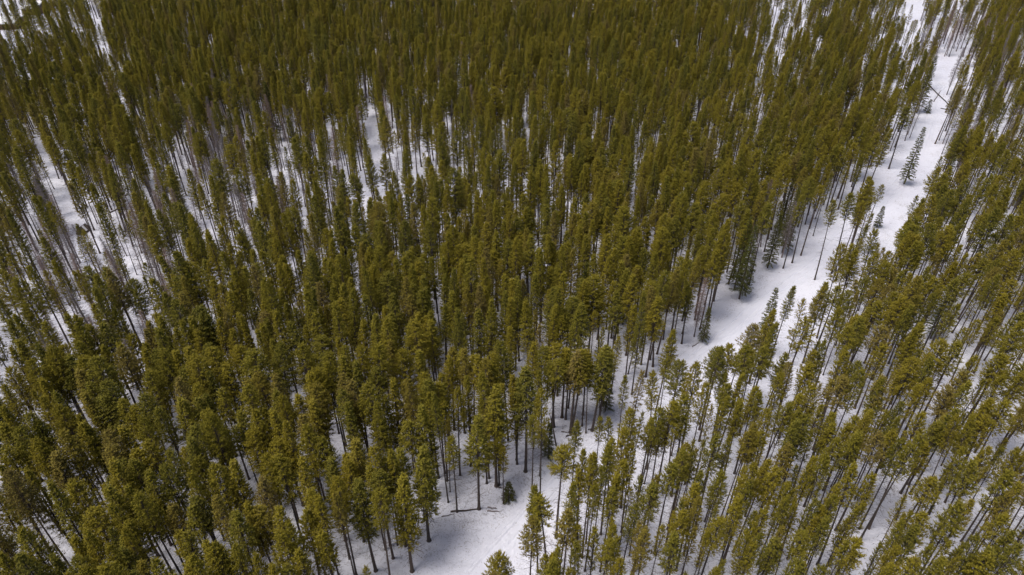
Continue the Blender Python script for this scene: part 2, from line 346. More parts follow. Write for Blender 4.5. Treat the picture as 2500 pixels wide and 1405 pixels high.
# ---------------------------------------------------------------- treetops read off the photograph (crop pixels at 5x: top x, top y, crown width)
CROPS = {
(0, 1124): "560,0,350 130,160,300 350,180,250 620,310,250 70,300,300 920,260,350 1330,300,300 1480,540,230 1340,0,350 1600,10,300 1770,150,250 1550,270,250 1740,400,250 1880,520,300 2050,70,300 2250,130,250 2100,500,250 2350,540,200 2450,440,200 2350,5,300 1050,590,400 300,780,400 880,910,250 1040,910,250 1600,760,250 1480,780,150 1360,830,150 1480,960,200 2120,850,180 2250,920,200 680,1100,250 220,1130,300 60,1160,250 400,1130,180 1250,1080,300 1430,1100,350 900,1220,250 1060,1250,250 1420,1260,250 1900,1210,300 850,1370,200 2280,1290,300 30,1070,180 1600,1320,200 30,1380,150",
(500, 1124): "120,80,350 300,30,250 600,210,250 150,430,200 310,610,300 540,490,250 660,570,380 850,600,200 900,20,350 700,0,220 1160,10,220 1490,0,280 1740,0,300 1290,390,200 1380,460,180 1140,550,250 1590,270,230 1590,430,150 1870,290,350 2120,130,280 2020,30,150 2190,20,130 2080,450,250 1090,740,250 1430,840,260 1460,630,130 900,930,280 1140,1050,200 190,970,150 40,1040,200 140,1110,300 320,1040,250 620,1190,250 850,1350,80 1280,820,120 1840,1080,100 1000,1390,200",
(1000, 1124): "1600,340,200 1850,560,250 2130,90,180 2230,20,200 2350,180,180 2250,350,180 2150,820,180 2040,890,150 2280,650,150 2400,940,280 2470,540,150 1750,1080,180 1610,1210,180 1740,1310,250 1920,1240,160 1500,1380,150",
(1500, 1124): "50,0,250 60,180,200 720,30,250 860,0,250 540,120,130 410,280,250 1100,140,180 1320,150,230 1600,300,170 1700,50,280 1800,0,200 1970,30,250 2150,150,180 2300,150,130 2450,30,200 860,280,150 1080,460,180 1250,550,110 1530,440,230 860,610,280 970,690,120 1270,670,280 1130,790,120 1790,670,200 2090,460,170 2240,360,130 2320,510,150 2460,460,200 200,570,200 370,620,160 20,540,120 2060,780,170 1750,820,140 1650,930,200 420,890,220 560,800,150 60,920,150 740,950,250 1960,930,250 2350,890,320 1360,1070,130 1680,1070,180 20,1090,200 2260,1240,280 1250,1330,180 1390,1350,130 390,1290,120 1040,1290,100 180,1370,100 2450,1230,120 890,1290,110",
(2000, 1124): "90,0,200 490,120,220 620,220,200 230,320,180 190,500,180 50,600,180 130,740,200 60,450,130 430,580,140 690,380,150 430,820,170 400,910,320 1380,180,280 1080,480,150 1200,570,150 1330,670,250 1200,800,230 1090,840,180 1950,70,330 1730,550,350 1860,440,180 2300,480,200 2480,310,200 2350,680,280 2400,880,200 2380,990,300 2120,1110,250 1990,970,200 1780,980,150 1570,960,120 1300,1070,180 1080,1150,260 960,1060,200 860,1240,180 1560,1230,230 2000,1190,350 30,1210,180 220,1300,150 850,950,100 2350,130,250 1290,30,120",
(0, 843): "100,30,200 220,20,250 420,0,200 580,20,250 760,10,250 950,20,250 400,210,200 470,300,200 530,400,220 680,590,220 80,400,220 20,500,150 420,580,120 560,680,150 640,110,280 780,160,250 1020,130,300 1180,170,350 1480,20,280 1660,40,200 1730,80,180 1860,60,250 2000,60,250 2170,50,250 2350,10,300 1760,320,300 1130,460,300 1300,450,250 880,360,250 1080,540,220 1290,620,350 1540,660,180 2130,370,230 2210,300,180 2350,220,250 2370,470,200 2480,320,200 1720,600,250 1980,700,200 2200,640,350 2420,660,180 1620,780,300 1720,900,200 2480,830,250 60,720,220 350,830,250 520,920,250 720,760,280 980,930,250 1010,850,200 40,990,250 240,1020,250 1100,1000,250 720,1080,250 1500,1030,250 2350,980,250 2240,1120,180 1270,1130,250 1400,1200,250 1780,1160,300 1680,1260,200 370,1150,280 580,1180,220 120,1270,350 880,1180,250 1500,1320,200 2300,1250,300 2130,1250,180",
(500, 843): "60,10,250 180,60,280 500,100,350 380,5,250 820,20,250 1150,5,280 1420,60,180 1500,130,200 1720,10,180 1900,20,200 2040,30,300 2230,10,200 2420,60,250 180,270,300 30,330,200 660,310,250 820,350,280 1310,260,280 1490,230,220 1660,200,180 1800,220,220 2080,290,230 1260,380,300 1670,360,250 520,410,180 1860,460,180 2000,480,300 2270,420,220 2420,490,200 1660,530,180 490,560,250 800,560,250 960,650,200 1340,540,330 60,620,200 1130,680,180 1310,720,220 1720,710,200 2060,730,220 2180,660,200 170,560,180 450,760,180 580,810,250 750,790,220 870,780,250 1210,830,180 60,830,280 980,960,220 410,960,200 530,1050,300 90,990,300 1190,1040,300 1440,1150,300 1780,1100,250 860,1180,350 2060,1240,200 2280,1270,220 2380,1240,200 2180,1100,120 1780,780,200 2210,920,130 1470,1330,120 1730,1330,180",
(1000, 843): "150,60,220 480,50,250 610,60,200 700,20,180 740,120,200 410,150,250 870,90,180 1030,90,250 1200,5,300 1490,20,220 1800,5,280 940,180,200 1030,240,200 1540,230,130 1760,180,250 2060,80,300 2180,70,200 2400,20,300 170,330,200 240,430,250 340,470,200 50,460,150 690,370,220 930,350,200 1310,390,220 1090,470,150 550,550,220 80,610,200 200,650,120 360,640,150 170,780,320 30,940,250 1640,560,200 2480,1180,200",
(1500, 843): "590,420,180 1270,30,300 1490,30,250 1300,5,250 1830,5,250 1700,20,250 2030,80,220 2360,80,220 2450,230,200 2210,270,160 2070,420,180 1490,370,160 1400,500,230 1120,540,180 1770,500,250 2450,520,200 330,720,120 470,740,200 720,690,300 950,650,220 1360,620,170 1590,690,180 1900,630,150 2030,720,250 2260,580,200 2290,780,180 250,820,250 430,920,200 120,990,200 590,990,250 1190,730,120 970,980,150 1630,950,150 1680,1040,250 1930,850,200 2220,930,200 2350,890,220 1790,1080,160 1080,1140,140 1260,1130,220 900,1200,180 240,1270,180 1010,1300,120 850,1350,250 1380,1100,150 2120,1250,270 2390,1300,130 400,1280,150 20,1180,200 1650,1380,140 2110,700,120",
(2000, 843): "790,60,200 360,110,200 390,200,260 510,340,200 260,470,280 50,5,150 1240,130,200 1120,180,350 1060,220,200 1540,20,300 1680,5,250 1400,170,180 1830,160,180 1690,310,200 2270,140,280 2150,190,220 2460,330,200 1330,460,220 1220,500,180 870,440,250 780,480,180 600,620,110 980,680,150 1780,450,200 1620,560,300 2060,590,180 1660,760,220 2350,660,280 2200,720,250 180,810,200 50,760,160 830,820,160 720,870,200 490,790,130 1300,850,220 1540,840,200 1440,940,250 410,890,220 200,980,200 1030,960,170 940,1040,200 1990,920,170 1900,980,200 1780,970,160 2100,940,200 510,1060,200 390,1080,220 720,1100,280 1120,1100,220 1020,1150,200 220,1180,250 1390,1250,200 1790,1250,200 2070,1270,200 2440,1290,250 2160,1130,120 2400,1050,120 10,450,100 560,870,180",
}
# (base px, top px, crown width px, label): trees by the track whose foot can be seen
SPECIAL = [
 ((1048,1319),(1030,1083),72,"tall pine with full dark crown, orange-brown foot on the left edge of the snowy clearing"),
 ((1006,1394),(979,1166),66,"leaning pine with rust-brown foot, lowest tree on the left edge of the snowy track"),
 ((1116,1250),(1109,1059),34,"slim grey-trunked pine standing at the left end of the fallen log by the track"),
 ((1170,1242),(1168,1024),78,"broad pine with pale orange trunk at the right end of the fallen log"),
 ((1099,1201),(1094,1030),14,"pole-thin bare pine just behind the slim grey pine by the fallen log"),
 ((1092,1175),(1078,985),40,"pine with a clean grey trunk behind the dark pine of the clearing"),
 ((1188,1180),(1185,985),46,"shorter pine hidden behind the broad orange-trunked pine of the clearing"),
 ((1212,1188),(1200,941),78,"very tall pine with pointed long crown behind the clearing's fallen logs"),
 ((1219,1184),(1214,1000),36,"slim pine right beside the very tall pointed pine of the clearing"),
 ((1229,1229),(1230,1103),22,"short narrow pine pole beside the little spruce at the track edge"),
 ((1282,1151),(1295,909),84,"largest pine left of the track, thick dark trunk and heavy double crown"),
 ((1298,1193),(1305,1020),30,"thin sparse pine standing alone on the track's left verge"),
 ((1318,1162),(1326,1050),26,"thin sparse young pine behind the lone pole on the track's left verge"),
 ((1263,1133),(1257,921),46,"slim straight pine left of the heavy double-crowned pine"),
 ((1394,1057),(1408,860),52,"pine whose foot stands in the dark brushwood heap above the track"),
 ((1396,1056),(1425,858),46,"leaning twin pine rising from the dark brushwood heap above the track"),
 ((1445,1053),(1480,850),60,"pine with long pale leaning trunk on the verge right of the brushwood"),
 ((1372,1020),(1378,850),44,"straight pine behind the brushwood heap left of the track"),
 ((1382,1024),(1393,862),36,"slim pine close behind the brushwood heap left of the track"),
 ((1463,1053),(1468,925),22,"small thin pine on the verge beside the long pale leaning trunk"),
 ((1261,1109),(1262,930),30,"thin pine pole in the shade left of the heavy double-crowned pine"),
 ((1352,1042),(1352,879),50,"reddish-crowned pine behind the leaning dead pole"),
 ((1421,1040),(1434,870),30,"slim pine in the clump above the brushwood heap"),
 ((1430,1058),(1437,880),24,"pole-thin pine in the clump right of the brushwood heap"),
]
# tops only, by the near side of the track
TOPS_R = [
 (1226,1341,84,"broad-topped pine at the bottom edge, rising alone over the track's right side"),
 (1296,1264,62,"round-crowned pine on the right edge of the track above the lowest broad-topped pine"),
 (1346,1213,66,"broad dark-green pine on the track's right edge, third up from the bottom"),
 (1372,1093,72,"big open-crowned pine on the right edge with the track passing behind its top"),
 (1426,1101,34,"slim pine whose top stands against the track, left one of two neighbours"),
 (1456,1095,34,"slim pine whose top stands against the track, right one of two neighbours"),
 (1391,1182,38,"narrow yellow-green pine just right of the broad dark-green track-edge pine"),
 (1660,887,64,"wide open-crowned pine overlapping the track, left half of a wide pair"),
 (1708,891,52,"open-crowned pine overlapping the track, right half of a wide pair"),
]

def in_poly(u, v, poly):
    c = False; j = len(poly)-1
    for i in range(len(poly)):
        (xi, yi), (xj, yj) = poly[i], poly[j]
        if (yi > v) != (yj > v) and u < (xj-xi)*(v-yi)/(yj-yi)+xi: c = not c
        j = i
    return c
ROAD = [(1010,1600),(1090,1490),(1160,1405),(1225,1330),(1310,1240),(1380,1165),(1450,1105),(1505,1060),(1560,1010),(1612,955),(1665,905),(1725,850),(1790,795),(1850,745),(1920,695),(1990,640),(2050,580),(2110,525),(2165,480),(2210,425),(2238,380),(2258,330),(2266,290),(2272,250),(2300,205),(2330,150)]
ROADW = [at(u, v) for u, v in ROAD]
def road_side(x, y):
    best = (1e9, 0)
    for (x0, y0, _), (x1, y1, _) in zip(ROADW, ROADW[1:]):
        dx, dy = x1-x0, y1-y0; t = max(0, min(1, ((x-x0)*dx+(y-y0)*dy)/(dx*dx+dy*dy)))
        d = math.hypot(x-x0-t*dx, y-y0-t*dy)
        if d < best[0]: best = (d, dx*(y-y0)-dy*(x-x0))
    return best            # second value positive on the left
def on_track(x, y):
    d, sd_ = road_side(x, y); return d < ((3.0 if y < 150 else 2.7) if sd_ > 0 else (2.0 if y < 175 else 2.6))
def road_dist(x, y):
    best = 1e9
    for (x0, y0, _), (x1, y1, _) in zip(ROADW, ROADW[1:]):
        dx, dy = x1-x0, y1-y0; t = max(0, min(1, ((x-x0)*dx+(y-y0)*dy)/(dx*dx+dy*dy)))
        best = min(best, math.hypot(x-x0-t*dx, y-y0-t*dy))
    return best
OPEN = [  # open snow seen between the trees (outlines where the snow lies)
 [(940,1640),(985,1410),(1050,1325),(1105,1262),(1180,1252),(1240,1238),(1300,1200),(1400,1100),(1330,1300),(1200,1420),(1100,1640)],
 [(1300,1120),(1330,1060),(1500,1060),(1450,1110),(1380,1160)],
 [(60,345),(100,335),(150,400),(120,410)], [(150,560),(175,530),(230,600),(235,650),(210,650),(170,600)],
 [(175,530),(225,530),(225,590),(175,590)],
 [(-60,40),(75,45),(85,85),(-60,90)], [(215,60),(245,60),(285,130),(262,130)],
 [(900,270),(925,270),(930,400),(905,400)], [(1885,20),(1940,15),(1935,75),(1895,75)],
 [(2185,0),(2250,0),(2235,125),(2200,120)], [(2270,140),(2305,140),(2300,200),(2265,270)],
 [(0,60),(60,50),(60,95),(0,95)], [(2140,1150),(2210,1150),(2150,1400),(2080,1400)], [(1530,1225),(1620,1225),(1600,1330),(1540,1330)],
]
CLEAR = [ # stretches of the track that no crown hangs over
 [(2150,490),(2200,400),(2222,340),(2222,280),(2258,262),(2308,270),(2304,330),(2284,385),(2235,450),(2175,510)],
 [(1675,900),(1740,810),(1850,705),(1900,670),(2000,600),(2020,610),(1930,680),(1870,725),(1790,795),(1700,890)],
 [(1560,1000),(1640,915),(1680,915),(1600,990)]]
def hangs_over_track(x, y, z, h):
    return any(in_poly(*pix(x+o, y, z+h*f)[:2], p) for f in (.62, .75, .88, 1.0) for o in (-.9, .9) for p in CLEAR)
def open_px(u, v): return any(in_poly(u, v, p) for p in OPEN)
# how closed the canopy looks, 25 columns of 100 px by rows of 100 px down to y = 900
COVER = ["3579989999999999997587268", "9958888799899899997788557", "9987877774888889888998756", "4788635553767898999997188",
         "6665446455778899999984388", "7344467888999898987856888", "6224788899999999986478888", "3546899999988778755757767", "7899999877656666366556667"]
def cover(u, v):
    fx = min(23.999, max(0, u/100-.5)); fy = min(7.999, max(0, v/100-.5)); i, j = int(fx), int(fy); a, b = fx-i, fy-j
    g = lambda jj, ii: int(COVER[jj][ii])/9*.985
    return (g(j, i)*(1-a)+g(j, i+1)*a)*(1-b)+(g(j+1, i)*(1-a)+g(j+1, i+1)*a)*b

# ---------------------------------------------------------------- plan every living pine
plan = []        # dict(x,y,var,s,label,w,top)
cells = {}
def near(x, y, dmin):
    cx, cy = int(x//3), int(y//3)
    for i in range(cx-1, cx+2):
        for j in range(cy-1, cy+2):
            for q in cells.get((i, j), ()):
                if math.hypot(q[0]-x, q[1]-y) < dmin: return True
    return False
def put(x, y, **k):
    cells.setdefault((int(x//3), int(y//3)), []).append((x, y)); plan.append(dict(x=x, y=y, **k))
def pick(width_m, side_left=False):
    if side_left and width_m > 2.15 and random.random() < .3: return random.choice(IDX['tall'] + IDX['low'])
    tag = 'broad' if width_m > 2.95 else 'medium' if width_m > 2.15 else 'slim' if width_m > 1.35 else 'thin'
    if not side_left and tag in ('broad', 'medium'): tag = 'r'+tag
    elif tag == 'medium' and random.random() < .15: tag = 'low'
    i = random.choice(IDX[tag]); return i
def solve_h(base, top):
    x, y, z = at(*base); lo = 3.0
    best = min((abs(pix(x, y, z+h)[1]-top[1]), h) for h in np.arange(3, 26, .1)); return x, y, z, best[1]
for base, top, wpx, lab in SPECIAL:
    x, y, z, h = solve_h(base, top); d = pix(x, y, z+h*.7)[2]; wm = wpx*d/FPX
    i = pick(wm)
    if wm > 2.15: i = random.choice(IDX['tall'] + IDX['low'])
    put(x, y, var=i, sz=h/PINES[i]['h'], sxy=min(1.5, max(.7, wm/PINES[i]['w'])), label=lab, lx=(top[0]-pix(x, y, z+h)[0])*d/FPX/h)
def put_top(u, v, wpx, lab=None):
    for h in [random.uniform(15.2, 18.6)] + [14, 19.5, 12.5, 21]:
        x, y, z = at(u, v, h)
        rd = road_dist(x, y)
        if rd < 2.4 or open_px(*pix(x, y, 0)[:2]): continue
        if near(x, y, .7): continue
        break
    d = pix(x, y, h*.8)[2]; wm = wpx*d/FPX*(1.1 if u < 1050 else .93); i = pick(wm, u < 1330)
    if PINES[i]['tag'] == 'thin' : h = min(h, 15)
    put(x, y, var=i, sz=(h-gz(x, y))/PINES[i]['h'], sxy=min(1.35, max(.75, wm/PINES[i]['w'])), label=lab, lx=0)
for u, v, wpx, lab in TOPS_R: put_top(u, v, wpx, lab)
for (ox, oy), s in CROPS.items():
    for tk in s.split():
        a, b, c = map(float, tk.split(',')); put_top(ox+a/5, oy+b/5, c/5)
N_LISTED = len(plan)

# forest further off, and the stems between the listed ones
def in_view(u, v, m=0): return -m < u < 2500+m and -m < v < 1405+m
tries = []
Y0, Y1 = 18, 470
step = 1.75
yy = Y0
while yy < Y1:
    half = (yy*cp+CAM_H*sp)*0.735*1.12 + 14
    nx = int(2*half/step)
    for k in range(nx): tries.append((-half + (k+random.random())*step, yy+random.random()*step))
    yy += step
random.shuffle(tries)
cellA = step*step
deadspots, sprucespots = [], []
def dead_w(u, v):
    w_ = 0
    if 380 < u < 780 and 150 < v < 520: w_ = .30
    if u < 420 and 380 < v < 900: w_ = .36
    if u > 2240 and v < 330: w_ = .28
    if 780 < u < 1150 and 120 < v < 420: w_ = .12
    if 1700 < u < 1960 and 440 < v < 700: w_ = .16
    if 250 < u < 480 and 60 < v < 300: w_ = .12
    return w_
for x, y in tries:
    z = gz(x, y)
    bu, bv, bd = pix(x, y, z)
    cu, cv, cdp = pix(x, y, z+12.5)
    if on_track(x, y) or open_px(bu, bv): continue
    ang = math.atan2(CAM_H-12, math.hypot(x, y)); A = 2.1*7.2*.6*math.cos(ang)/math.sin(ang) + 3
    listed = 843-12 < pix(x, y, z+16.5)[1] and in_view(*pix(x, y, z+16.5)[:2], 10)
    rr = random.random()
    if listed:
        # suppressed stems standing between the tall ones
        n = 0.030 if bu < 1300 else 0.075
        if rr < n*cellA and not near(x, y, 1.3) and not open_px(cu, cv) and not hangs_over_track(x, y, z, 12):
            i = random.choice(IDX['thin'] + IDX['thin'] + IDX['slim'][:1]); put(x, y, var=i, sz=random.uniform(.72, 1.02), sxy=random.uniform(.8, 1.1), label=None, lx=0, under=True)
        continue
    if abs(x-20) < 200 and hangs_over_track(x, y, z, 16.5): continue
    c = cover(cu, cv) if in_view(cu, cv, 400) else .9
    pass
    if cu < 1000 and cv < 420: c = min(.97, c+.09)
    if cv < 260 and cu < 2150: c = min(.975, c+.06)
    n = -math.log(max(.02, 1-min(c, .985)))/A*1.15
    if open_px(cu, cv): n *= .12
    dw = dead_w(cu, cv)
    if rr < n*cellA:
        if near(x, y, 1.55): continue
        if random.random() < .018 and in_view(cu, cv, 0): sprucespots.append((x, y)); cells.setdefault((int(x//3), int(y//3)), []).append((x, y)); continue
        wm = random.choice((1.2, 1.8, 2.4, 2.5, 2.7, 2.8, 3.1, 3.4)); i = random.choice(IDX['tall']) if random.random() < (.7 if cu < 1700 or cv < 420 else .25) else pick(wm, cu < 1700)
        put(x, y, var=i, sz=min(1.22, max(.66, random.gauss(.97, .11))), sxy=random.uniform(.85, 1.2), label=None, lx=0)
    elif rr < (n+.055*(1.25-c))*cellA:
        if near(x, y, 1.3): continue
        put(x, y, var=random.choice(IDX['thin']), sz=random.uniform(.7, 1.05), sxy=random.uniform(.8, 1.15), label=None, lx=0, under=True)
    elif dw and in_view(cu, cv) and rr < (n+.035*(1.25-c)+dw*.16)*cellA and len(deadspots) < 290:
        if near(x, y, 1.2): continue
        cells.setdefault((int(x//3), int(y//3)), []).append((x, y)); deadspots.append((x, y))

# the 300 living pines that show largest stand as trees of their own
for q in plan:
    P = PINES[q['var']]; q['z'] = gz(q['x'], q['y']); q['top'] = pix(q['x'], q['y'], q['z']+P['h']*q['sz'])
    mid = pix(q['x'], q['y'], q['z']+P['h']*q['sz']*.75); q['area'] = (P['w']*q['sxy'])*(P['h']*q['sz'])/mid[2]**2 * (.35 if P['tag'] == 'thin' else 1)
    if not in_view(q['top'][0], q['top'][1], 4): q['area'] *= .0 if not in_view(mid[0], mid[1]) else .3
    q['rot'] = random.uniform(0, 6.28)
order = sorted(range(len(plan)), key=lambda k: (plan[k]['label'] is None, -plan[k]['area']))
own = order[:300]; rest = order[300:]

def dms(n):
    return n
WORDS = {'broad': ('broad-crowned', 'bushy', 'wide-topped'), 'medium': ('round-topped', 'full-crowned', 'even-crowned'), 'rbroad': ('round-headed', 'domed'), 'rmedium': ('small-headed', 'high-crowned'), 'slim': ('slim', 'narrow-crowned'),
         'thin': ('thin sparse', 'spindly'), 'low': ('long-crowned', 'deep-crowned'), 'tall': ('pointed', 'spire-topped')}
def side_of_road(u, v):
    for (x0, y0), (x1, y1) in zip(ROAD, ROAD[1:]):
        if y1 <= v <= y0: return 'right' if u > x0+(x1-x0)*(v-y0)/(y1-y0) else 'left'
    return 'left' if u < 1500 else 'right'
used = set()
def place_label(look, u, v, bu, bv):
    """look + side of the track + where the treetop is; always different from every other label"""
    side = side_of_road(bu, min(bv, 1400))
    for fmt in ('%s %s of the track, top %d%% across and %d%% down the photo',):
        s = fmt % (look, side, round(u/25), round(v/14.05))
        if s not in used: used.add(s); return s
    s = '%s %s of the track, top %.1f%% across and %.1f%% down the photo' % (look, side, u/25, v/14.05)
    used.add(s); return s

TREE_SRC = {}
def copy_parts(root, parts):
    for nm, me in parts: link(nm, me, root)
for k in own:
    q = plan[k]; P = PINES[q['var']]
    o = bpy.data.objects.new('pine_tree', None); COL.objects.link(o)
    o.empty_display_size = .5
    o.location = (q['x'], q['y'], q['z']-.02); o.scale = (q['sxy'], q['sxy'], q['sz'])
    ly = q.get('lx', 0); o.rotation_euler = (random.gauss(0, .02), (ly if ly else random.gauss(0, .02)), 0)
    o.rotation_mode = 'XYZ'
    u, v, _ = q['top']; bu, bv, _ = pix(q['x'], q['y'], q['z'])
    lab = q['label'] or place_label(random.choice(WORDS[P['tag']]) + ' olive pine', max(0, min(2500, u)), max(0, min(1405, v)), bu, bv)
    o['label'] = lab; o['category'] = 'pine tree'; o['group'] = 'lodgepole pines of the near forest'
    t = link('trunk', P['trunk'], o); c = link('crown', P['crown'], o)
    t.rotation_euler = (0, 0, q['rot']); c.rotation_euler = (0, 0, q['rot'])

# ---------------------------------------------------------------- the rest of the pine forest: one mass
SRC = bpy.data.collections.new('forest_kinds')
for i, P in enumerate(PINES):
    SRC.objects.link(bpy.data.objects.new('kind_%03d' % i, P['full']))
pts = [(plan[k]['x'], plan[k]['y'], plan[k]['z']-.02) for k in rest]
fm = bpy.data.meshes.new('far_forest'); fm.from_pydata(pts, [], [])
for nm, ty, vals in (('kind', 'INT', [plan[k]['var'] for k in rest]), ('turn', 'FLOAT_VECTOR', [c for k in rest for c in (random.gauss(0, .028), random.gauss(0, .028), plan[k]['rot'])]),
                     ('size', 'FLOAT_VECTOR', [c for k in rest for c in (plan[k]['sxy'], plan[k]['sxy'], plan[k]['sz'])])):
    a = fm.attributes.new(nm, ty, 'POINT'); a.data.foreach_set('vector' if ty == 'FLOAT_VECTOR' else 'value', vals)
ff = link('far_forest', fm, None, kind='stuff', label='dense olive-green pine forest stretching away over the snow beyond the near trees', category='forest')
ng = bpy.data.node_groups.new('plant_forest', 'GeometryNodeTree')
ng.interface.new_socket('Geometry', in_out='INPUT', socket_type='NodeSocketGeometry'); ng.interface.new_socket('Geometry', in_out='OUTPUT', socket_type='NodeSocketGeometry')
gi, go = ng.nodes.new('NodeGroupInput'), ng.nodes.new('NodeGroupOutput'); ip = ng.nodes.new('GeometryNodeInstanceOnPoints')
ci = ng.nodes.new('GeometryNodeCollectionInfo'); ci.inputs['Collection'].default_value = SRC; ci.inputs['Separate Children'].default_value = True; ci.inputs['Reset Children'].default_value = True
def named(nm, dt):
    a = ng.nodes.new('GeometryNodeInputNamedAttribute'); a.data_type = dt; a.inputs['Name'].default_value = nm; return a.outputs[0]
ng.links.new(gi.outputs[0], ip.inputs['Points']); ng.links.new(ci.outputs[0], ip.inputs['Instance']); ip.inputs['Pick Instance'].default_value = True
ng.links.new(named('kind', 'INT'), ip.inputs['Instance Index']); ng.links.new(named('size', 'FLOAT_VECTOR'), ip.inputs['Scale'])
e2r = ng.nodes.new('FunctionNodeEulerToRotation'); ng.links.new(named('turn', 'FLOAT_VECTOR'), e2r.inputs[0]); ng.links.new(e2r.outputs[0], ip.inputs['Rotation'])
ng.links.new(ip.outputs[0], go.inputs[0])
md = ff.modifiers.new('plant_forest', 'NODES'); md.node_group = ng

# ---------------------------------------------------------------- dead trees
def region(u, v):
    if v < 330 and u > 2200: return 'beyond the far end of the track'
    if u < 420 and v > 380: return 'round the brown shelter clearing'
    if u > 1650: return 'left of the track, mid-forest'
    return 'among the pines left of centre'
for base, top in (((1358, 1089), (1342, 1010)),):
    x, y, z, h = solve_h(base, top); D = DEADS[4]
    T = MB(); T.tube([(0, 0, -.2), (0, 0, .3), (0.05, 0, h*.5), (0, 0, h)], [.15, .13, .1, .05], 7)
    for k in range(12):
        a = random.uniform(0, 6.28); zz = random.uniform(h*.4, h); T.tri_twig((0, 0, zz), (.6*math.cos(a), .6*math.sin(a), zz+random.uniform(-.2, .3)), .015)
    o = bpy.data.objects.new('dead_pole', None); COL.objects.link(o); o.location = (x, y, z)
    tp = pix(x, y, z+h); o.rotation_euler = (0, math.atan((top[0]-tp[0])*tp[2]/FPX/h), 0)
    o['label'] = 'leaning dead pole without a crown beside the upper snowy track verge'; o['category'] = 'dead tree'
    link('trunk', T.me('leaning_pole', M_BARK), o)
for j, (x, y) in enumerate(deadspots):
    u, v, _ = pix(x, y, 14)
    D = DEADS[3] if random.random() < .22 else random.choice([DEADS[0], DEADS[1], DEADS[2], DEADS[4], DEADS[5]])
    o = bpy.data.objects.new('dead_pine', None); COL.objects.link(o); o.location = (x, y, gz(x, y)-.02)
    s = random.uniform(.8, 1.08); o.scale = (s, s, s); o.rotation_euler = (random.gauss(0, .03), random.gauss(0, .03), random.uniform(0, 6.28))
    u, v, _ = pix(x, y, D['h']*s)
    look = 'rusty-twigged dead pine' if D['rust'] else 'bare grey dead pine'
    s_l = '%s, top %.1f%% across, %.1f%% down' % (look, u/25, v/14.05)
    o['label'] = s_l; o['category'] = 'dead tree'; o['group'] = 'bare dead pines in the forest'
    link('trunk', D['trunk'], o); link('crown', D['branches'], o)

# ---------------------------------------------------------------- spruces
def put_spruce(x, y, k, s, lab, grp=None, cat='spruce'):
    D = SPR[k]; o = bpy.data.objects.new('spruce_tree' if k else 'spruce_sapling', None); COL.objects.link(o)
    o.location = (x, y, gz(x, y)-.02); o.scale = (s, s, s); o.rotation_euler = (0, 0, random.uniform(0, 6.28))
    o['label'] = lab; o['category'] = cat
    if grp: o['group'] = grp
    link('trunk', D['trunk'], o); link('crown', D['crown'], o)
x, y, _ = at(1242, 1221); put_spruce(x, y, 0, 1.05, 'knee-high bushy green spruce sapling beside the track near the fallen logs'.replace('knee-high ', 'small '))
x, y, _ = at(1478, 1004); put_spruce(x, y, 1, 1.1, 'dark narrow spruce among the trunks above the track bend')
x, y, _ = at(1338, 1118); put_spruce(x, y, 1, .95, 'dark narrow spruce between the heavy pine and the track')
x, y, _ = at(1715, 835); put_spruce(x, y, 1, 1.0, 'sparse young spruce on the left verge where the track bends')
x, y, _ = at(2262, 276); put_spruce(x, y, 0, 1.15, 'small bluish spruce at the far end of the open track')
x, y, _ = at(2140, 555); put_spruce(x, y, 4, 1.0, 'short spruce on the left verge of the upper track')
x, y, _ = at(1640, 1010); 
for (u, v, k, s, lab) in ((1897, 702, 2, 1.15, 'bushy dark spruce pushing over the track from its right side'), (2288, 135, 3, 1.1, 'big dark conical spruce left of the far end of the track'),
                          (2230, 312, 2, 1.2, 'slender spruce leaning over the left edge of the bright upper track'), (2475, 60, 2, 1.0, 'dark spruce in the upper right corner')):
    x, y, _ = at(u, v, SPR[k]['h']*s)
    if road_dist(x, y) < 2.6: x += 2.6
    put_spruce(x, y, k, s, lab)
for x, y in sprucespots:
    k = random.choice((2, 3, 2, 1)); s = random.uniform(.85, 1.1); u, v, _ = pix(x, y, SPR[k]['h']*s)
    put_spruce(x, y, k, s, 'dark green spruce among lighter pines, top %.1f%% across, %.1f%% down the photo' % (u/25, v/14.05), 'dark spruces scattered in the forest')

# ---------------------------------------------------------------- ground: one sheet to the horizon
def axis(fine0, fine1, st, far):
    a = list(np.arange(fine0, fine1, st)); s = st
    while a[-1] < far: s *= 1.25; a.append(a[-1]+s)
    s = st
    while a[0] > -far: s *= 1.25; a.insert(0, a[0]-s)
    return a
gx, gy = axis(-110, 130, .9, 3000), axis(25, 260, .9, 3500)
X, Y = np.meshgrid(gx, gy)
fade = np.clip((700-np.hypot(X, Y-150))/300, 0, 1)
Z = (0.55*np.sin(X/37+1.0)*np.cos(Y/31) + 0.22*np.sin(X/13+Y/17) + 0.08*np.sin(X/4.1-Y/5.3))
Zr = Z + (rng.normal(0, .016, Z.shape))*(np.hypot(X, Y-120) < 250)
V = np.stack([X, Y, Zr], -1).reshape(-1, 3); nx, ny = len(gx), len(gy)
I = np.arange(nx*ny).reshape(ny, nx)
F = np.stack([I[:-1, :-1], I[:-1, 1:], I[1:, 1:], I[1:, :-1]], -1).reshape(-1, 4)
link('snow_ground', mesh('snow_ground', V.tolist(), F.tolist(), M_SNOW, None, True), None, kind='structure', label='snow-covered forest floor strewn with needles and twigs')

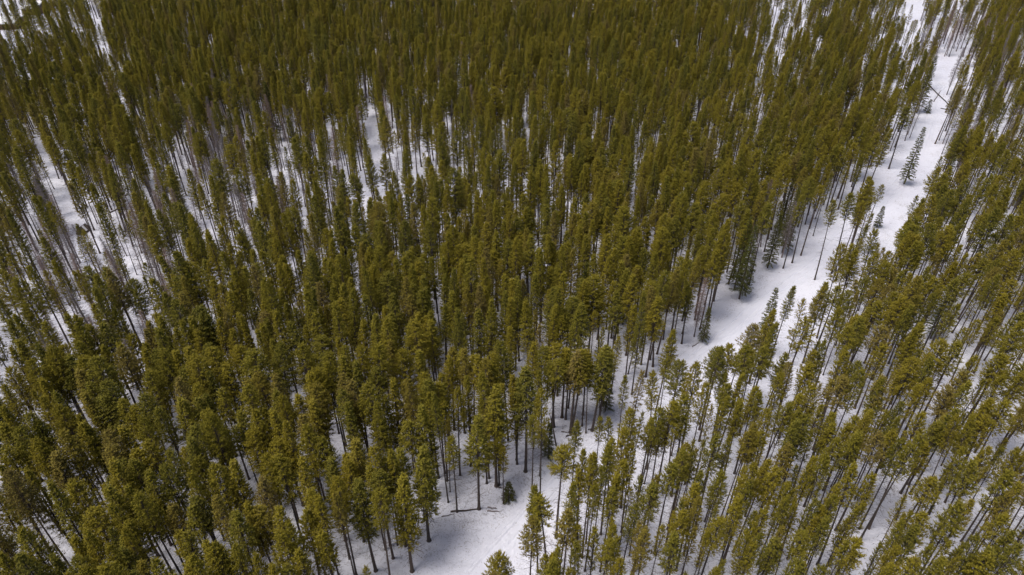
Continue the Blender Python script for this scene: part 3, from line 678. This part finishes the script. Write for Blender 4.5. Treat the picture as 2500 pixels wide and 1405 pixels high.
# the track: a packed ribbon sunk a little between soft shoulders
def spline(P, n=12):
    out = []
    for i in range(1, len(P)-2):
        p0, p1, p2, p3 = [np.array(p) for p in P[i-1:i+3]]
        for k in range(n):
            t = k/n; out.append(.5*((2*p1)+(-p0+p2)*t+(2*p0-5*p1+4*p2-p3)*t*t+(-p0+3*p1-3*p2+p3)*t**3))
    return out
path = spline([(a, b) for a, b, _ in ROADW])
cross = np.linspace(-2.3, 2.3, 60); tv, tf, tuv = [], [], []; s_len = 0
for i, p in enumerate(path):
    q = path[min(i+1, len(path)-1)]; o_ = path[max(i-1, 0)]; d = (q-o_)/(np.linalg.norm(q-o_)+1e-9); nrm = np.array([d[1], -d[0]])
    if i: s_len += np.linalg.norm(p-path[i-1])
    for c in cross:
        xy = p+nrm*(c+.15*math.sin(s_len/5)); e = abs(c)/2.3
        rut = -.10*(math.exp(-((c-.62)/.13)**2)+math.exp(-((c+.62)/.13)**2)) - .05*(math.exp(-((c-1.35)/.09)**2)+math.exp(-((c+1.2)/.09)**2))+.03*math.exp(-(c/.25)**2)+.03*math.exp(-((abs(c)-.95)/.2)**2)
        tv.append((xy[0], xy[1], gz(*xy)+.075*(1-e**4)+rut - .09*max(0, e-.86)/.14)); tuv.append((c, s_len))
nc = len(cross)
for i in range(len(path)-1):
    for k in range(nc-1): a = i*nc+k; tf.append((a, a+1, a+nc+1, a+nc))
tm = mesh('snow_track', tv, tf, M_TRACK, None, True); uvl = tm.uv_layers.new(name='track')
for lp in tm.loops: uvl.data[lp.index].uv = tuv[lp.vertex_index]
link('snow_road', tm, None, kind='structure', label='packed snowy track with ski and snowmobile grooves curving through the pines')

# ---------------------------------------------------------------- fallen logs
def log(p0, p1, r, lab, broken=0, lift=.0, group='fallen logs on the snow'):
    (x0, y0, z0), (x1, y1, z1) = at(*p0), at(*p1); L = math.hypot(x1-x0, y1-y0); T = MB()
    n = 6; pts = [(L*k/n, .05*math.sin(k*1.7), r*.75+lift*k/n) for k in range(n+1)]
    T.tube(pts, [r*(1-.45*k/n) for k in range(n+1)], 8)
    for k in range(int(L*2.2)):
        xx = random.uniform(.2, L); a = random.uniform(0, 3.14); T.tri_twig((xx, 0, r*.8), (xx+random.uniform(-.2, .4), math.cos(a)*random.uniform(.3, .8), r+math.sin(a)*random.uniform(.1, .5)), .018)
    o = link('fallen_log', T.me('fallen_log', M_DEAD if broken else M_BARK), None, label=lab, category='log', group=group)
    o.location = (x0, y0, (z0+z1)/2+.02); o.rotation_euler = (0, -math.atan2(z1-z0, L), math.atan2(y1-y0, x1-x0))
log((1100, 1251), (1175, 1244), .13, 'long fallen log with bare twigs lying between two pines by the clearing')
log((1189, 1249), (1218, 1250), .10, 'short cut log lying in the open snow, nearer of two', 1)
log((1190, 1240), (1213, 1243), .10, 'short cut log lying in the open snow, farther of two', 1)
log((1078, 1263), (1109, 1256), .07, 'thin fallen stem on the snow below the dark clearing pine')
log((1370, 1055), (1400, 1059), .07, 'thin pole lying left of the brushwood heap')
log((1382, 1067), (1405, 1058), .12, 'dark broken log in the brushwood heap above the track')
log((1436, 1050), (1458, 1047), .08, 'small log at the foot of the long pale leaning pine')
log((1216, 1191), (1225, 1193), .12, 'stubby log beside the foot of the tall pointed pine')
log((300, 569), (339, 541), .16, 'grey fallen trunk right of the brown shelter, upper one of two', 1)
log((302, 581), (326, 557), .15, 'grey fallen trunk right of the brown shelter, lower one of two', 1)
log((226, 683), (252, 661), .15, 'grey fallen trunk on the snow well below the brown shelter, right one', 1)
log((189, 692), (209, 666), .15, 'grey fallen trunk on the snow well below the brown shelter, left one', 1)
log((268, 521), (303, 505), .15, 'dark fallen trunk above and right of the brown shelter')
log((2266, 209), (2317, 258), .17, 'long fallen trunk slanting across the far end of the track')
log((2279, 250), (2297, 222), .15, 'fallen trunk crossing under the long slanting one at the track end')
log((2296, 266), (2322, 270), .12, 'thin fallen trunk flat on the snow at the track end')
log((1583, 944), (1592, 932), .12, 'dark broken stump log by a trunk on the left verge of the bend')
log((1640, 867), (1655, 871), .09, 'thin branchy log on the left verge above the bend')
log((1690, 848), (1706, 838), .09, 'curved dead stem on the snow beside the sparse spruce')
log((570, 365), (600, 345), .13, 'grey trunk fallen between bare pines left of the middle', 1)

# brushwood lying about: twigs nobody could count
TW = MB()
def twigs(n, f):
    for _ in range(n):
        r_ = f()
        if r_ is None: continue
        x, y = r_; a = random.uniform(0, 6.28); L = random.uniform(.15, .9)**1.3; z = gz(x, y)
        b = (x+L*math.cos(a), y+L*math.sin(a)); TW.tri_twig((x, y, z+.02), (b[0], b[1], gz(*b)+random.uniform(.02, .22)), random.uniform(.008, .02))
def around(u, v, r):
    def f():
        x, y, _ = at(u, v); return x+random.gauss(0, r), y+random.gauss(0, r)
    return f
for (u, v, r, n) in ((1140, 1245, 1.6, 140), (1200, 1245, 1.5, 50), (1080, 1265, 1.8, 90), (1100, 1290, 2.5, 70), (1390, 1060, 1.2, 130), (1250, 1190, 2.2, 120), (1270, 1165, 1.6, 90), (1440, 1050, 1.2, 60),
                     (1590, 935, .9, 60), (1310, 1130, 1.8, 60), (1340, 1105, 1.4, 50), (1190, 1220, 2.2, 90), (1040, 1330, 1.8, 60), (2300, 235, 3, 160), (1680, 860, 2, 80), (1850, 700, 2.5, 90), (1040, 1290, 1.6, 60)):
    twigs(n, around(u, v, r))
def scatter():
    u, v = random.uniform(0, 2500), random.uniform(330, 1405); x, y, _ = at(u, v)
    return None if road_dist(x, y) < 2.2 else (x, y)
twigs(14000, scatter)
link('fallen_twigs', TW.me('fallen_twigs', M_BARK), None, kind='stuff', label='dead twigs and bark littering the snow under the pines', category='brushwood')

# ---------------------------------------------------------------- shelter and cabins
def part(mb, nm, m, root, smooth=False): return link(nm, mb.me(nm, m, smooth), root)
x, y, z = at(196, 574)
sh = bpy.data.objects.new('wooden_shelter', None); COL.objects.link(sh); sh.location = (x, y, z-.05); sh.rotation_euler = (0, 0, R(-14)); sh.scale = (.66,)*3
sh['label'] = 'small A-frame shelter of brown boards standing in a snowy gap'; sh['category'] = 'shelter'
b = MB(); b.prism([(-1.45, 0), (1.45, 0), (0, 2.3)], -.03, .03); part(b, 'gable', M_RUSTB, sh)
for s in (-1, 1):
    b = MB(); i0 = [(s*1.62, -.1), (s*1.54, -.18), (0 - s*.0, 2.38), (0, 2.5)]
    if s < 0: i0 = i0[::-1]
    b.prism(i0, -.25, 3.4); part(b, 'roof_panel', M_BOARD if s > 0 else M_RUSTB, sh)
b = MB(); b.tube([(0, -.3, 2.46), (0, 3.45, 2.46)], [.06, .06], 6); part(b, 'ridge_pole', M_BARK, sh)
b = MB(); b.prism([(.10, 2.44), (1.15, .78), (1.28, .84), (.2, 2.5)][::-1], 1.5, 2.2); part(b, 'snow_patch', M_SNOWCAP, sh)
b = MB(); b.box(-.35, .35, -.07, -.035, .02, 1.15); part(b, 'door', M_BOARD, sh)

def cabin(u, v, W, D, Hh, rise, rot, wallm, lab, chim=True):
    x, y, z = at(u, v)
    o = bpy.data.objects.new('log_cabin', None); COL.objects.link(o); o.location = (x, y, z-.1); o.rotation_euler = (0, 0, rot); o['label'] = lab; o['category'] = 'cabin'
    b = MB(); b.box(-W/2, W/2, -D/2, D/2, 0, Hh); part(b, 'wall', wallm, o)
    for s in (-1, 1):
        b = MB(); b.prism([(-W/2+.003, Hh), (W/2-.003, Hh), (0, Hh+rise)], s*D/2-.06 if s > 0 else -D/2, D/2 if s > 0 else -D/2+.06); part(b, 'gable', M_BOARD, o)
    b = MB()
    for s in (-1, 1):
        pl = [(s*(W/2+.7), Hh-.7*rise/(W/2)*1.0), (0, Hh+rise), (0, Hh+rise+.14), (s*(W/2+.7), Hh-.7*rise/(W/2)+.14)]
        b.prism(pl if s < 0 else pl[::-1], -D/2-.6, D/2+.6)
    rf = part(b, 'roof', M_ROOFG, o)
    b = MB()
    for s in (-1, 1):
        pl = [(s*(W/2+.62), Hh-.62*rise/(W/2)+.145), (0, Hh+rise+.145), (0, Hh+rise+.5), (s*(W/2+.55), Hh-.55*rise/(W/2)+.5)]
        b.prism(pl if s < 0 else pl[::-1], -D/2-.5, D/2+.5)
    part(b, 'roof_snow', M_SNOWCAP, rf)
    if chim:
        b = MB(); b.tube([(W*.2, D*.15, Hh+.2), (W*.2, D*.15, Hh+rise+1.1)], [.16, .16], 8); part(b, 'chimney', M_METAL, rf)
    b = MB(); b.box(-.5, .5, -D/2-.05, -D/2-.003, 0, 2.05); dr = part(b, 'door', M_RUSTB, o)
    b = MB(); b.box(.34, .42, -D/2-.1, -D/2-.052, 1, 1.1); part(b, 'handle', M_METAL, dr)
    for xx in (-W*.32, W*.32):
        b = MB(); b.box(xx-.6, xx+.6, -D/2-.06, -D/2-.003, .95, 2.0); wn = part(b, 'window', M_TRIM, o)
        b = MB(); b.box(xx-.5, xx+.5, -D/2-.075, -D/2-.062, 1.05, 1.9); part(b, 'pane', M_GLASS, wn)
    return o
cabin(35, 66, 9, 7, 2.5, 1.3, R(88), M_LOG, 'snow-roofed low cabin half hidden by pines in the upper left corner')
cabin(95, 30, 10, 6, 2.6, 1.6, R(84), M_LOG, 'brown log cabin farther back in the upper left corner', True)
cabin(545, 5, 8, 7, 2.8, 2.4, R(30), M_LOG, 'steep-roofed snowy cabin cut by the top edge of the photo')
